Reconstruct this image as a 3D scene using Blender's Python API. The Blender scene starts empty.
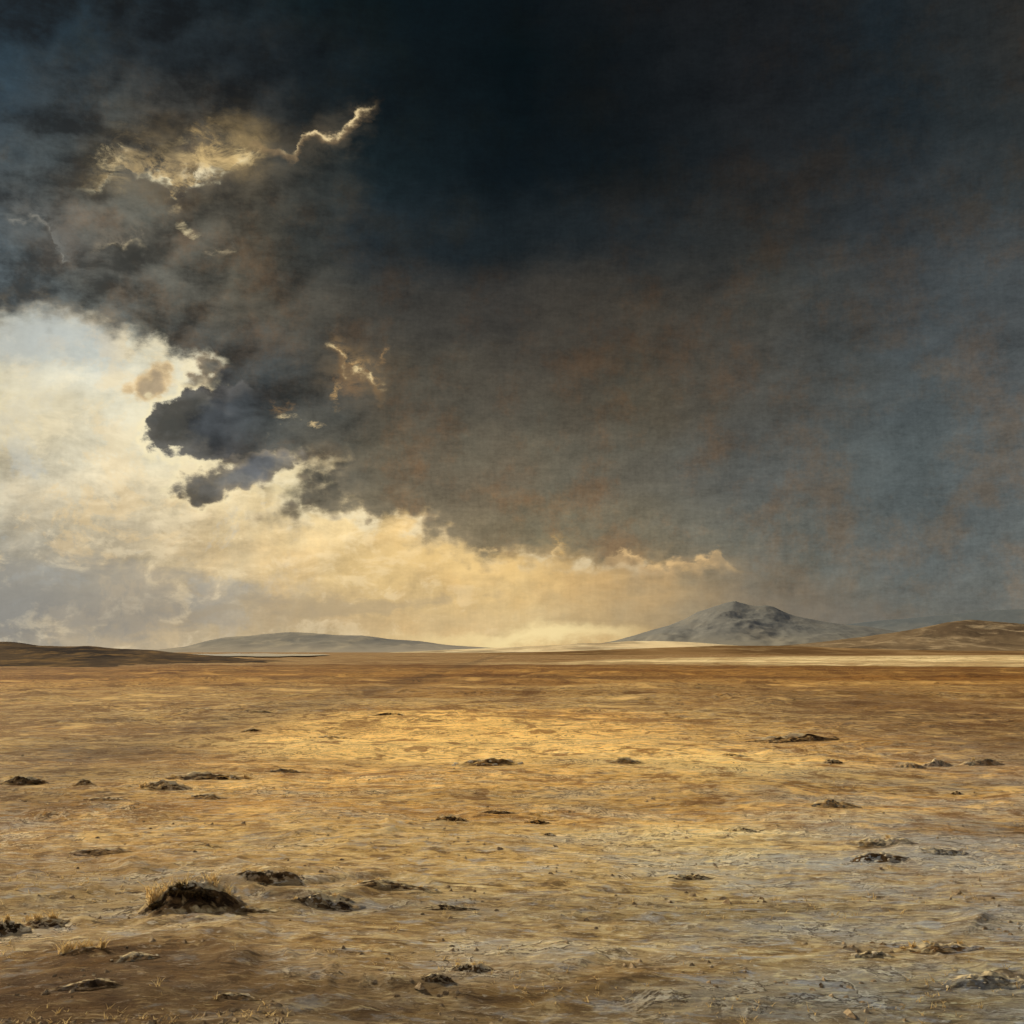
import bpy, math, random
import numpy as np
R = math.radians
random.seed(7)
rng = np.random.default_rng(11)
scene = bpy.context.scene
col = scene.collection

# ------------------------------------------------------------------ camera
F = 1098.0            # focal length in pixels of a 1024 px frame
HOR = 652.0           # row of the true horizon
EYE = 2.0
PITCH = math.atan((HOR - 512.0) / F)
cam_d = bpy.data.cameras.new("camera")
cam_d.sensor_width = 36.0
cam_d.lens = 36.0 * F / 1024.0
cam_d.clip_start = 0.05
cam_d.clip_end = 100000.0
cam = bpy.data.objects.new("camera", cam_d)
cam.location = (0, 0, EYE)
cam.rotation_euler = (math.pi / 2 + PITCH, 0, 0)
col.objects.link(cam)
scene.camera = cam
scene.view_settings.view_transform = 'Standard'
scene.view_settings.look = 'None'
scene.view_settings.exposure = 0
scene.render.resolution_x = scene.render.resolution_y = 1024

CP, SP = math.cos(PITCH), math.sin(PITCH)
def ray(px, py):
    a = (px - 512.0) / F
    b = (512.0 - py) / F
    return a, CP - b * SP, SP + b * CP
def azel(px, py):
    x, y, z = ray(px, py)
    return math.degrees(math.atan2(x, y)), math.degrees(math.atan2(z, math.hypot(x, y)))
def unazel(az, el):
    az, el = R(az), R(el)
    x, y, z = math.sin(az) * math.cos(el), math.cos(az) * math.cos(el), math.sin(el)
    f = y * CP + z * SP
    u = -y * SP + z * CP
    return 512 + F * x / f, 512 - F * u / f
def on_ground(px, py):
    x, y, z = ray(px, py)
    t = -EYE / z
    return x * t, y * t

def lin(c):
    out = []
    for v in c[:3]:
        v /= 255.0
        out.append(v / 12.92 if v <= 0.04045 else ((v + 0.055) / 1.055) ** 2.4)
    return tuple(out) + (1.0,)

# ------------------------------------------------------------------ node helper
class N:
    """thin wrapper: numbers in, sockets out"""
    def __init__(self, tree):
        self.t = tree
        self.nodes = tree.nodes
        self.links = tree.links
    def put(self, inp, v):
        if isinstance(v, bpy.types.NodeSocket):
            self.links.new(v, inp)
        elif v is not None:
            try:
                inp.default_value = v
            except Exception:
                inp.default_value = tuple(v)[:3]
    def m(self, op, a, b=None, c=None, clamp=False):
        n = self.nodes.new('ShaderNodeMath'); n.operation = op; n.use_clamp = clamp
        for i, v in enumerate((a, b, c)):
            self.put(n.inputs[i], v)
        return n.outputs[0]
    def add(self, a, b): return self.m('ADD', a, b)
    def sub(self, a, b): return self.m('SUBTRACT', a, b)
    def mul(self, a, b): return self.m('MULTIPLY', a, b)
    def vm(self, op, a, b=None, scale=None):
        n = self.nodes.new('ShaderNodeVectorMath'); n.operation = op
        self.put(n.inputs[0], a)
        if b is not None: self.put(n.inputs[1], b)
        if scale is not None: self.put(n.inputs['Scale'], scale)
        return n.outputs['Value'] if op in ('LENGTH', 'DOT_PRODUCT', 'DISTANCE') else n.outputs['Vector']
    def sep(self, v):
        n = self.nodes.new('ShaderNodeSeparateXYZ'); self.put(n.inputs[0], v); return n.outputs
    def comb(self, x, y, z=0.0):
        n = self.nodes.new('ShaderNodeCombineXYZ')
        for i, v in enumerate((x, y, z)): self.put(n.inputs[i], v)
        return n.outputs[0]
    def noise(self, vec, scale, detail=4, rough=0.55, dist=0.0, out=0, lac=2.0):
        n = self.nodes.new('ShaderNodeTexNoise'); n.noise_dimensions = '3D'
        self.put(n.inputs['Vector'], vec); n.inputs['Scale'].default_value = scale
        n.inputs['Detail'].default_value = detail; n.inputs['Roughness'].default_value = rough
        n.inputs['Lacunarity'].default_value = lac
        n.inputs['Distortion'].default_value = dist
        return n.outputs[out]
    def noisev(self, vec, scale, detail=4, rough=0.55):
        """signed noise vector; kept free of colour/vector conversions"""
        q = self.nodes.new('ShaderNodeSeparateColor'); self.put(q.inputs[0], self.noise(vec, scale, detail, rough, out=1))
        return self.comb(*[self.sub(q.outputs[k], 0.5) for k in range(3)])
    def scalec(self, c, f):
        q = self.nodes.new('ShaderNodeCombineColor')
        for k in range(3): self.put(q.inputs[k], f)
        return self.mix(1.0, c, q.outputs[0], 'MULTIPLY')
    def voro(self, vec, scale, feature='F1'):
        n = self.nodes.new('ShaderNodeTexVoronoi'); n.feature = feature
        self.put(n.inputs['Vector'], vec); n.inputs['Scale'].default_value = scale
        return n.outputs[0]
    def step(self, v, lo, hi, smooth=True, a=0.0, b=1.0):
        n = self.nodes.new('ShaderNodeMapRange')
        n.interpolation_type = 'SMOOTHSTEP' if smooth else 'LINEAR'
        self.put(n.inputs[0], v); self.put(n.inputs[1], lo); self.put(n.inputs[2], hi)
        self.put(n.inputs[3], a); self.put(n.inputs[4], b)
        return n.outputs[0]
    def mix(self, f, a, b, mode='MIX', clamp=True):
        n = self.nodes.new('ShaderNodeMix'); n.data_type = 'RGBA'; n.blend_type = mode
        n.clamp_factor = clamp
        self.put(n.inputs['Factor'], f)
        self.put(n.inputs[6], a); self.put(n.inputs[7], b)
        return n.outputs[2]
    def ramp(self, f, stops, mode='LINEAR'):
        n = self.nodes.new('ShaderNodeValToRGB'); cr = n.color_ramp; cr.interpolation = mode
        self.put(n.inputs[0], f)
        cr.elements[0].position, cr.elements[0].color = stops[0][0], stops[0][1]
        cr.elements[1].position, cr.elements[1].color = stops[-1][0], stops[-1][1]
        for p, c in stops[1:-1]:
            cr.elements.new(p).color = c
        return n.outputs[0]
    def curve(self, f, pts):
        n = self.nodes.new('ShaderNodeFloatCurve'); self.put(n.inputs['Value'], f)
        cv = n.mapping.curves[0]
        n.mapping.use_clip = False
        cv.points[0].location = pts[0]; cv.points[1].location = pts[-1]
        for p in pts[1:-1]: cv.points.new(*p)
        for p in cv.points: p.handle_type = 'AUTO'
        n.mapping.update()
        return n.outputs[0]
    def ell(self, P, c, r, rot=0.0):
        """normalised elliptical distance from c"""
        # vector maths only: conversions between socket types would bloat the shader
        if abs(rot) < 1e-6:
            n = self.nodes.new('ShaderNodeVectorMath'); n.operation = 'MULTIPLY_ADD'
            self.put(n.inputs[0], P)
            n.inputs[1].default_value = (1 / r[0], 1 / r[1], 0)
            n.inputs[2].default_value = (-c[0] / r[0], -c[1] / r[1], 0)
            return self.vm('LENGTH', n.outputs[0])
        C_, S_ = math.cos(rot), math.sin(rot)
        u = self.vm('DOT_PRODUCT', P, (C_ / r[0], S_ / r[0], 0))
        v = self.vm('DOT_PRODUCT', P, (-S_ / r[1], C_ / r[1], 0))
        return self.vm('DISTANCE', self.comb(u, v, 0.0), ((C_ * c[0] + S_ * c[1]) / r[0], (-S_ * c[0] + C_ * c[1]) / r[1], 0))

# ------------------------------------------------------------------ sun and sky
SUN_AZ, SUN_EL = -50.0, 30.0
sd = bpy.data.lights.new("sun", 'SUN')
sd.energy = 5.0
sd.angle = R(0.6)
sd.color = (1.0, 0.85, 0.58)
sun = bpy.data.objects.new("sun", sd)
sun.rotation_euler = (R(90 - SUN_EL), 0, R(180 - SUN_AZ))
sun.location = (-20, 20, 30)
col.objects.link(sun)

world = bpy.data.worlds.new("World"); scene.world = world
world.use_nodes = True
wt = world.node_tree; wt.nodes.clear()
w = N(wt)
wout = wt.nodes.new('ShaderNodeOutputWorld')
bg = wt.nodes.new('ShaderNodeBackground')
wt.links.new(bg.outputs[0], wout.inputs[0])
tc = wt.nodes.new('ShaderNodeTexCoord')
D = tc.outputs['Generated']
dx, dy, dz = w.sep(D)
AZ = w.mul(w.m('ARCTAN2', dx, dy), 57.29578)
EL = w.mul(w.m('ARCSINE', dz), 57.29578)
P = w.comb(AZ, EL, 0.0)
Df = w.vm('MULTIPLY', D, (1, 1, 1.7))          # flattened: cloud masses wider than tall

def warp(P, scale, amp, detail, rough=0.55):
    v = w.noisev(Df, scale, detail, rough)
    v = w.vm('MULTIPLY', v, (amp, amp * 0.75, 0.0))
    return w.vm('ADD', P, v)
PX = 57.29578 / F                                # degrees per pixel near the centre

P_soft = warp(P, 7.0, 7.0, 6, 0.6)               # for the colour fields
P_soft = warp(P_soft, 40.0, 2.2, 5, 0.6)
P_edge = warp(P, 16.0, 2.6, 3, 0.5)             # for cloud outlines
P_edge = warp(P_edge, 55.0, 2.0, 7, 0.66)

def rgbgrid(P, cols, rows, data):
    """smooth colour field over azimuth and elevation, one colour ramp per elevation"""
    x, y, _ = w.sep(P)
    A0, A1 = -34.0, 34.0
    f = w.step(x, A0, A1, False)
    els = [azel(512, r)[1] for r in rows]        # descending rows -> elevations
    def sample(px, py):
        px = min(max(px, cols[0]), cols[-1]); py = min(max(py, rows[0]), rows[-1])
        i = min(int(np.searchsorted(cols, px, 'right')) - 1, len(cols) - 2)
        j = min(int(np.searchsorted(rows, py, 'right')) - 1, len(rows) - 2)
        tx = (px - cols[i]) / (cols[i + 1] - cols[i]); ty = (py - rows[j]) / (rows[j + 1] - rows[j])
        g = lambda jj, ii: np.array(data[jj][ii], float)
        return (g(j, i) * (1 - tx) + g(j, i + 1) * tx) * (1 - ty) + (g(j + 1, i) * (1 - tx) + g(j + 1, i + 1) * tx) * ty
    out = None
    for k, e in enumerate(els):
        stops = []
        for s in range(21):
            a = A0 + (A1 - A0) * s / 20.0
            px, py = unazel(a, e)
            stops.append((s / 20.0, lin(sample(px, py))))
        c = w.ramp(f, stops, 'EASE')
        if out is None:
            out = c
        else:
            out = w.mix(w.step(y, els[k - 1], e, True), out, c)
    return out

cols9 = [0, 128, 256, 384, 512, 640, 768, 896, 1024]
dark_rows = [0, 80, 160, 240, 320, 400, 480, 560, 640]
dark = [
 [(20,36,48),(18,31,40),(10,24,30),(4,16,22),(5,14,19),(20,22,25),(24,27,31),(28,35,42),(44,43,43)],
 [(26,42,56),(34,38,44),(26,31,37),(10,21,27),(2,11,15),(14,19,23),(26,28,32),(26,35,43),(42,45,48)],
 [(48,57,66),(86,82,76),(66,64,61),(17,29,35),(6,16,22),(14,21,26),(30,33,37),(33,40,47),(50,55,59)],
 [(70,83,96),(86,86,84),(76,72,65),(32,41,49),(24,32,38),(32,37,42),(46,47,48),(49,53,59),(61,66,72)],
 [(88,98,108),(86,88,88),(80,76,70),(62,60,58),(54,52,51),(66,61,56),(70,68,66),(68,74,81),(80,84,90)],
 [(100,104,106),(62,68,74),(58,64,70),(82,77,70),(80,75,69),(84,77,68),(78,77,76),(77,85,92),(88,92,98)],
 [(110,110,108),(76,81,85),(84,84,82),(102,95,84),(108,98,86),(96,92,86),(88,90,92),(84,92,98),(92,98,104)],
 [(130,130,126),(130,126,118),(138,128,112),(138,126,106),(128,115,95),(120,112,98),(104,105,103),(92,98,103),(100,104,108)],
 [(140,138,134),(160,150,136),(178,162,136),(186,164,126),(176,156,120),(148,138,116),(120,117,110),(108,110,109),(110,112,112)],
]
CLOUD = rgbgrid(P_soft, cols9, dark_rows, dark)
clear_rows = [300, 350, 400, 450, 500, 560, 620, 655]
clear = [
 [(196,198,188),(220,212,188),(240,222,176),(226,190,130),(210,170,110),(180,140,95),(140,120,100),(120,115,110),(115,116,116)],
 [(190,200,200),(206,212,206),(244,236,206),(236,206,150),(222,180,118),(190,150,100),(145,125,104),(120,115,110),(115,116,116)],
 [(220,212,184),(214,218,210),(248,240,212),(240,210,155),(222,180,118),(195,155,104),(150,130,105),(120,115,110),(115,116,116)],
 [(214,206,182),(232,226,204),(250,240,206),(242,212,156),(226,184,120),(200,160,106),(150,130,106),(120,115,110),(115,116,116)],
 [(200,196,180),(230,216,184),(240,222,178),(242,214,158),(236,200,142),(204,172,126),(140,126,108),(122,117,110),(115,116,116)],
 [(164,162,154),(196,182,154),(224,204,164),(236,206,148),(240,206,144),(200,170,124),(138,126,108),(122,117,111),(116,117,116)],
 [(140,140,138),(160,152,138),(190,174,146),(210,184,140),(226,200,150),(190,170,134),(138,128,112),(122,118,112),(116,116,114)],
 [(150,148,144),(186,176,158),(198,184,154),(214,190,146),(226,196,142),(206,178,130),(156,144,120),(124,120,114),(118,118,115)],
]
CLEAR = rgbgrid(P_soft, cols9, clear_rows, clear)

# --- relief: the same noise sampled a little nearer the sun, so that billows have a lit and a shaded side
def relief(scale, detail, off, rough=0.6):
    a = w.noise(Df, scale, detail, rough, dist=0.3)
    b = w.noise(w.vm('ADD', Df, off), scale, detail, rough, dist=0.3)
    return w.sub(a, b), a
rel1, big = relief(9.0, 6, (-0.016, 0.0, 0.026))
rel2, mid = relief(30.0, 6, (-0.005, 0.0, 0.008))
streak = w.noise(w.vm('MULTIPLY', D, (1.0, 1.0, 3.2)), 14.0, 8, 0.65)
speck = w.noise(Df, 240.0, 3, 0.7)
# faint hanging threads of rain and thin level veils, finer than the clouds
virga = w.noise(w.comb(w.mul(AZ, 6.0), w.mul(EL, 0.9), 0.0), 1.0, 2, 0.5)
veil = w.noise(w.comb(w.mul(AZ, 0.9), w.mul(EL, 6.0), 4.0), 1.0, 2, 0.5)
weave = w.m('MULTIPLY_ADD', w.add(virga, veil), 0.5, 0.0)
mott = w.noise(w.vm('ADD', D, (0, 2.2, 5.0)), 22.0, 6, 0.72)

# --- lower edge of the storm cloud, as elevation over azimuth
edge_px = [(-400, 300), (-120, 318), (0, 318), (60, 320), (120, 336), (170, 352), (205, 366), (240, 400), (272, 446),
           (300, 478), (345, 510), (400, 516), (436, 522), (462, 548), (505, 560), (560, 564), (640, 570), (740, 576),
           (850, 600), (1024, 650), (1400, 660)]
pts = []
for px, py in edge_px:
    a, e = azel(px, py)
    pts.append(((a + 60) / 120.0, e / 40.0))
pts = [(0.0, pts[0][1])] + pts + [(1.0, pts[-1][1])]
ex, ey, _ = w.sep(P_edge)
edge_el = w.mul(w.curve(w.step(ex, -60.0, 60.0, False), pts), 40.0)
sdist = w.sub(ey, edge_el)
def blob(px, py, rx, ry, rot=0.0, src=None):
    c = azel(px, py)
    return w.ell(src or P_edge, c, (rx * PX, ry * PX), R(rot))
# cumulus heads that stand out in front of the bright sky: (x, y, rx, ry, rot)
for (x, y, rx, ry, rot) in [(240, 428, 50, 44, 0), (244, 386, 46, 40, 0), (276, 464, 40, 18, 0), (236, 360, 34, 24, 0), (322, 496, 56, 24, -8),
                            (350, 472, 76, 40, -10), (300, 444, 56, 40, 0), (384, 500, 56, 26, -6), (470, 530, 54, 24, -10), (306, 508, 34, 9, 10),
                            (590, 552, 50, 14, 0), (690, 566, 54, 10, 0)]:
    r = blob(x, y, rx, ry, rot)
    k = min(rx, ry) * PX
    sdist = w.m('SMOOTH_MAX', sdist, w.m('MULTIPLY_ADD', r, -k, k), 0.25)
# notches of bright sky cut into it
for (x, y, rx, ry, rot) in [(152, 357, 34, 9, -8), (290, 466, 15, 5, 10)]:
    r = blob(x, y, rx, ry, rot)
    k = min(rx, ry) * PX * 1.2
    sdist = w.m('SMOOTH_MIN', sdist, w.m('MULTIPLY_ADD', r, k, -k), 0.2)
crumble = w.mul(w.sub(w.noise(Df, 60.0, 8, 0.66), 0.5), 0.9)
sdist = w.add(sdist, crumble)
def lobes(scale, jit, off=(0, 0, 0)):
    q = w.vm('ADD', w.vm('ADD', D, off), w.vm('SCALE', w.noisev(D, scale * 1.3, 4, 0.6), scale=jit))
    return w.voro(q, scale)
lob1 = lobes(38.0, 0.014)
lob2 = lobes(95.0, 0.006)
lob3 = lobes(20.0, 0.022)
lob3b = lobes(20.0, 0.022, (-0.007, 0.0, 0.010))
rel3 = w.sub(lob3b, lob3)                        # broad round billows, lit from above left
puff = w.m('MULTIPLY_ADD', w.sub(0.5, lob1), 0.95, w.mul(w.sub(0.46, lob2), 0.6))
sdist = w.add(sdist, puff)
soft = w.curve(w.step(AZ, -60.0, 60.0, False), [(0, 0.9), (0.25, 1.1), (0.34, 0.75), (0.40, 0.75), (0.43, 0.65), (0.46, 0.6), (0.5, 0.9), (0.54, 1.3), (0.58, 2.0), (0.64, 3.0), (0.75, 4.2), (1, 4.2)])
mask = w.step(w.m('DIVIDE', sdist, soft), -0.9, 1.0)

# --- storm cloud body
lit_side = w.step(AZ, -2.0, -22.0)               # the cloud bank near the sun shows its modelling
amp = w.m('MULTIPLY_ADD', lit_side, 1.2, 0.55)
body = CLOUD
g = w.m('MULTIPLY_ADD', w.mul(rel1, amp), 1.1, 1.0)
g = w.m('MULTIPLY_ADD', w.mul(rel2, amp), 1.0, g)
g = w.m('MULTIPLY_ADD', w.mul(rel3, lit_side), 2.6, g)
g = w.m('MULTIPLY_ADD', w.sub(streak, 0.5), 0.35, g)
g = w.m('MULTIPLY_ADD', w.mul(puff, lit_side), 0.42, g)
g = w.m('MULTIPLY_ADD', w.sub(mott, 0.5), 0.7, g)
g = w.m('MULTIPLY_ADD', w.sub(weave, 0.5), 0.40, g)
g = w.m('MULTIPLY_ADD', w.sub(speck, 0.5), 0.55, g)
g = w.m('SMOOTH_MAX', g, 0.4, 0.3)
body = w.scalec(body, g)
rust = w.step(w.noise(w.vm('ADD', D, (3.1, 0, 0)), 13.0, 8, 0.72), 0.46, 0.66)
body = w.mix(w.mul(rust, w.step(AZ, 2.0, 16.0, True, 0.55, 0.6)), body, w.mix(1.0, body, (1.5, 0.98, 0.66, 1), 'MULTIPLY'))
body = w.mix(1.0, body, (1.02, 1.01, 0.88, 1), 'MULTIPLY')
cool = w.step(w.noise(w.vm('ADD', D, (0, 7.7, 0)), 8.0, 7, 0.65), 0.5, 0.75)
body = w.mix(w.mul(cool, 0.26), body, w.mix(1.0, body, (0.72, 1.03, 1.16, 1), 'MULTIPLY'))

calm = w.step(EL, 1.0, 7.0, True, 0.40, 1.0)
# --- bright sky under it: veils of lit vapour
cl = CLEAR
h = w.m('MULTIPLY_ADD', w.mul(rel1, calm), 1.2, 1.0)
h = w.m('MULTIPLY_ADD', w.mul(w.sub(mott, 0.5), calm), 0.5, h)
h = w.m('MULTIPLY_ADD', w.mul(rel2, calm), 0.9, h)
h = w.m('MULTIPLY_ADD', w.sub(speck, 0.5), 0.16, h)
h = w.m('MULTIPLY_ADD', w.sub(weave, 0.5), 0.22, h)
h = w.m('MULTIPLY_ADD', puff, 0.05, h)
cl = w.mix(1.0, w.scalec(cl, h), (0.90, 0.87, 0.81, 1), 'MULTIPLY')
warmv = w.step(w.noise(w.vm('ADD', D, (6.0, 0, 1.0)), 12.0, 6, 0.65), 0.44, 0.62)
cl = w.mix(w.mul(warmv, 0.36), cl, w.mix(1.0, cl, (1.08, 0.95, 0.78, 1), 'MULTIPLY'))
pn = w.noise(w.vm('ADD', D, (9.0, 3.0, 1.0)), 13.0, 7, 0.68, dist=0.3)
leftside = w.mul(w.step(AZ, -6.0, -16.0), calm)
cl = w.mix(w.mul(w.mul(w.step(pn, 0.54, 0.62), leftside), 0.32), cl, lin((186, 196, 198)))
cl = w.mix(w.mul(w.mul(w.step(pn, 0.47, 0.40), leftside), 0.38), cl, lin((238, 205, 148)))
cl = w.mix(w.mul(w.mul(w.step(w.sub(mid, w.mul(pn, 0.3)), 0.38, 0.50), w.step(AZ, 2.0, -6.0)), 0.24), cl, lin((255, 236, 196)))
# pale blue opening at the upper left and grey vapour low down at the left
bl = w.step(blob(70, 352, 80, 34, 10, P_soft), 1.1, 0.2)
cl = w.mix(w.mul(bl, 0.35), cl, lin((176, 192, 200)))
gv = w.step(w.add(blob(70, 596, 190, 40, 0, P_edge), w.mul(w.sub(mid, 0.5), 1.6)), 1.1, 0.5)
cl = w.mix(w.mul(gv, 0.5), cl, lin((146, 145, 140)))
gv2 = w.step(w.add(blob(330, 606, 150, 14, 2, P_edge), w.mul(w.sub(mid, 0.5), 2.2)), 1.1, 0.4)
cl = w.mix(w.mul(gv2, 0.5), cl, lin((172, 154, 124)))
# the hot glow just behind the ragged edge
gl = w.step(blob(170, 420, 100, 95, 0, P_soft), 1.2, 0.0)
cl = w.mix(w.mul(gl, 0.6), cl, lin((252, 242, 206)))
gl = w.step(blob(450, 556, 150, 30, -4, P_soft), 1.2, 0.0)
cl = w.mix(w.mul(gl, 0.45), cl, lin((250, 212, 142)))

thin = w.mul(w.step(sdist, 1.5, -0.2), w.step(w.noise(Df, 30.0, 7, 0.68, dist=0.4), 0.36, 0.62))
body = w.mix(w.mul(w.mul(thin, w.m('MAXIMUM', w.mul(w.step(AZ, 16.0, 2.0), w.step(AZ, -12.5, -9.0)), w.step(AZ, -17.5, -21.0))), 0.55), body, lin((164, 146, 116)))
gl = w.step(blob(535, 640, 120, 16, 0, P_soft), 1.3, 0.1)
cl = w.mix(w.mul(gl, 0.7), cl, lin((255, 232, 172)))
gl = w.step(blob(300, 486, 60, 22, -20, P_edge), 1.2, 0.2)
cl = w.mix(w.mul(gl, 0.6), cl, lin((255, 236, 184)))
gl = w.step(blob(30, 400, 70, 50, 0, P_edge), 1.2, 0.2)
cl = w.mix(w.mul(gl, 0.4), cl, lin((246, 226, 178)))
gl = w.step(blob(20, 340, 90, 26, 10, P_edge), 1.2, 0.2)
cl = w.mix(w.mul(gl, 0.6), cl, lin((190, 194, 188)))
sky = w.mix(mask, cl, body)

# --- lit fringes along the cloud edges
fr = w.m('DIVIDE', w.add(sdist, 0.16), 0.34)
fr = w.m('MINIMUM', w.m('ABSOLUTE', fr), 8.0)
fr = w.m('POWER', 2.718, w.mul(w.mul(fr, fr), -1.0))
where = w.step(blob(225, 420, 130, 120, 0, P), 1.1, 0.4)
where = w.m('MAXIMUM', where, w.mul(w.step(blob(345, 500, 130, 40, -14, P), 1.1, 0.4), 0.8))
where = w.m('MAXIMUM', where, w.mul(w.step(blob(600, 556, 150, 22, 0, P), 1.1, 0.4), 0.5))
where = w.mul(where, w.step(mid, 0.36, 0.6))
sky = w.mix(w.mul(w.mul(fr, where), 0.75), sky, lin((255, 240, 200)))

# --- nearer, darker cumulus standing out in front: rounded heads, crisp on the side of the light
P_cum = warp(warp(P, 24.0, 1.3, 2, 0.5), 90.0, 0.5, 4, 0.6)
fringe = w.m('MULTIPLY_ADD', w.sub(0.44, lob1), 0.55, w.m('MULTIPLY_ADD', w.sub(0.44, lob2), 0.50, w.mul(w.sub(w.noise(Df, 110.0, 6, 0.65), 0.5), 0.55)))
def heads(lst, k=0.22):
    sd_ = None
    for (x, y, rx, ry, rot) in lst:
        q = min(rx, ry) * PX
        v = w.m('MULTIPLY_ADD', blob(x, y, rx, ry, rot, P_cum), -q, q)
        sd_ = v if sd_ is None else w.m('SMOOTH_MAX', sd_, v, k)
    return w.add(sd_, fringe)
openair = w.m('MULTIPLY', w.sub(1.0, mask), w.step(AZ, azel(262, 430)[0], azel(225, 430)[0]))
def lay(sky, sd_, base, alpha, lo=-0.06, hi=0.16, rim=(255, 238, 190), rimamt=0.0):
    if rimamt:
        rr_ = w.m('MINIMUM', w.m('ABSOLUTE', w.m('DIVIDE', w.add(sd_, 0.10), 0.16)), 6.0)
        rr_ = w.mul(w.m('POWER', 2.718, w.mul(w.mul(rr_, rr_), -1.0)), rimamt)
        sky = w.mix(w.mul(rr_, openair), sky, lin(rim)) if rimamt else sky
    return w.mix(w.mul(w.step(sd_, lo, hi), alpha), sky, base)
shade = w.m('MULTIPLY_ADD', rel3, 2.4, 1.0)
shade = w.m('MULTIPLY_ADD', w.mul(rel2, 1.6), 1.0, shade)
shade = w.m('MULTIPLY_ADD', puff, 0.30, shade)
shade = w.m('MAXIMUM', w.m('MULTIPLY_ADD', w.sub(mott, 0.5), 0.9, shade), 0.45)
fadeR = w.step(AZ, azel(285, 430)[0], azel(215, 430)[0])
# a thin tan puff first
c1 = heads([(150, 386, 27, 15, 8), (158, 377, 16, 14, 0)])
sky = lay(sky, c1, w.scalec(w.mix(w.step(c1, -0.1, 0.6), lin((204, 174, 124)), lin((140, 120, 92))), shade), 0.85, -0.2, 0.3)
# the head above
c2 = heads([(212, 368, 19, 19, 10), (200, 384, 18, 12, 0), (228, 388, 28, 24, 0)])
sky = lay(sky, c2, w.scalec(w.mix(w.step(c2, -0.1, 0.6), lin((150, 126, 94)), lin((76, 76, 76))), shade), w.mul(w.step(AZ, azel(240, 370)[0], azel(212, 370)[0]), 0.85), -0.1, 0.25, rimamt=0.35)
# the main dark body and the wing under it
c3 = heads([(212, 420, 52, 36, 12), (178, 424, 32, 24, 0), (172, 440, 28, 12, 0), (250, 426, 50, 42, 0), (200, 402, 28, 18, 20), (220, 448, 50, 14, 4)])
sky = lay(sky, c3, w.scalec(w.mix(w.step(c3, 0.0, 0.9), lin((86, 84, 81)), lin((63, 67, 70))), shade), w.m('MULTIPLY_ADD', fadeR, 0.95, 0.0), rimamt=0.5)
c4 = heads([(206, 487, 36, 17, 14), (236, 475, 40, 18, 12), (266, 464, 38, 17, 6)])
sky = lay(sky, c4, w.scalec(w.mix(w.step(c4, -0.1, 0.6), lin((124, 114, 98)), lin((82, 84, 86))), shade), 0.92, -0.12, 0.22, rimamt=0.3)
c5 = heads([(274, 479, 6, 4, 0), (296, 478, 14, 5, -10), (300, 506, 26, 7, 8), (340, 520, 20, 5, 0)], 0.1)
sky = lay(sky, c5, w.scalec(lin((142, 128, 106)), shade), 0.6, -0.2, 0.3)

# --- rents in the cloud where the hidden sun breaks through
wisp = w.step(w.noise(Df, 34.0, 8, 0.7, dist=0.6), 0.42, 0.66)
def rent(sky, x, y, rx, ry, rot, amt, colr, useveins, hard=0.2):
    b = w.step(blob(x, y, rx, ry, rot, P_edge), 1.0, hard, True, 0.0, amt)
    return w.mix(w.mul(b, wisp), sky, lin(colr))
# soft glows first
for (x, y, rx, ry, rot, amt, c) in [(190, 165, 140, 50, 12, 0.55, (128, 112, 84)), (230, 150, 60, 34, 20, 0.5, (170, 144, 96)),
                                    (330, 140, 60, 26, 30, 0.35, (110, 98, 78)), (355, 375, 60, 46, 0, 0.4, (130, 108, 78)), (60, 230, 90, 40, -20, 0.4, (112, 108, 100)),
                                    (150, 250, 70, 30, 8, 0.3, (110, 104, 92)), (560, 548, 40, 26, 30, 0.4, (176, 146, 96))]:
    b = w.step(blob(x, y, rx, ry, rot, P_edge), 1.0, 0.1)
    sky = w.mix(w.mul(w.mul(b, w.step(mid, 0.3, 0.65)), amt), sky, lin(c))
for args in [(196, 170, 22, 16, 25, 1.0, (255, 246, 214), 0.0), (204, 146, 22, 22, 30, 0.8, (206, 172, 112), 0.0), (110, 160, 22, 12, 10, 0.8, (232, 212, 164), 0.0), (242, 152, 18, 10, 20, 0.8, (246, 222, 166), 0.0), (196, 160, 50, 26, 16, 0.7, (226, 198, 140), 0.0), (112, 168, 34, 22, 10, 0.45, (190, 166, 120), 0.0), (240, 152, 30, 14, 24, 0.6, (216, 184, 122), 0.0),
             (176, 192, 12, 22, 10, 0.6, (220, 196, 146), 0.0), (188, 226, 10, 9, 0, 0.9, (234, 216, 170), 0.0), (352, 382, 26, 16, 0, 0.35, (170, 130, 84), 0.0),
             (341, 398, 6, 18, 4, 0.7, (206, 166, 108), 0.0),
             (283, 418, 14, 6, 0, 0.9, (246, 222, 170), 0.0), (312, 425, 12, 4, 0, 0.8, (236, 206, 150), 0.0), (276, 406, 16, 10, 0, 0.5, (196, 150, 90), 0.0),
             (558, 548, 9, 22, -10, 0.65, (230, 184, 110), 0.0), (628, 560, 26, 7, -6, 0.6, (226, 190, 128), 0.0), (690, 564, 52, 8, 0, 0.6, (214, 178, 120), 0.0)]:
    sky = rent(sky, *args)
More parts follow.
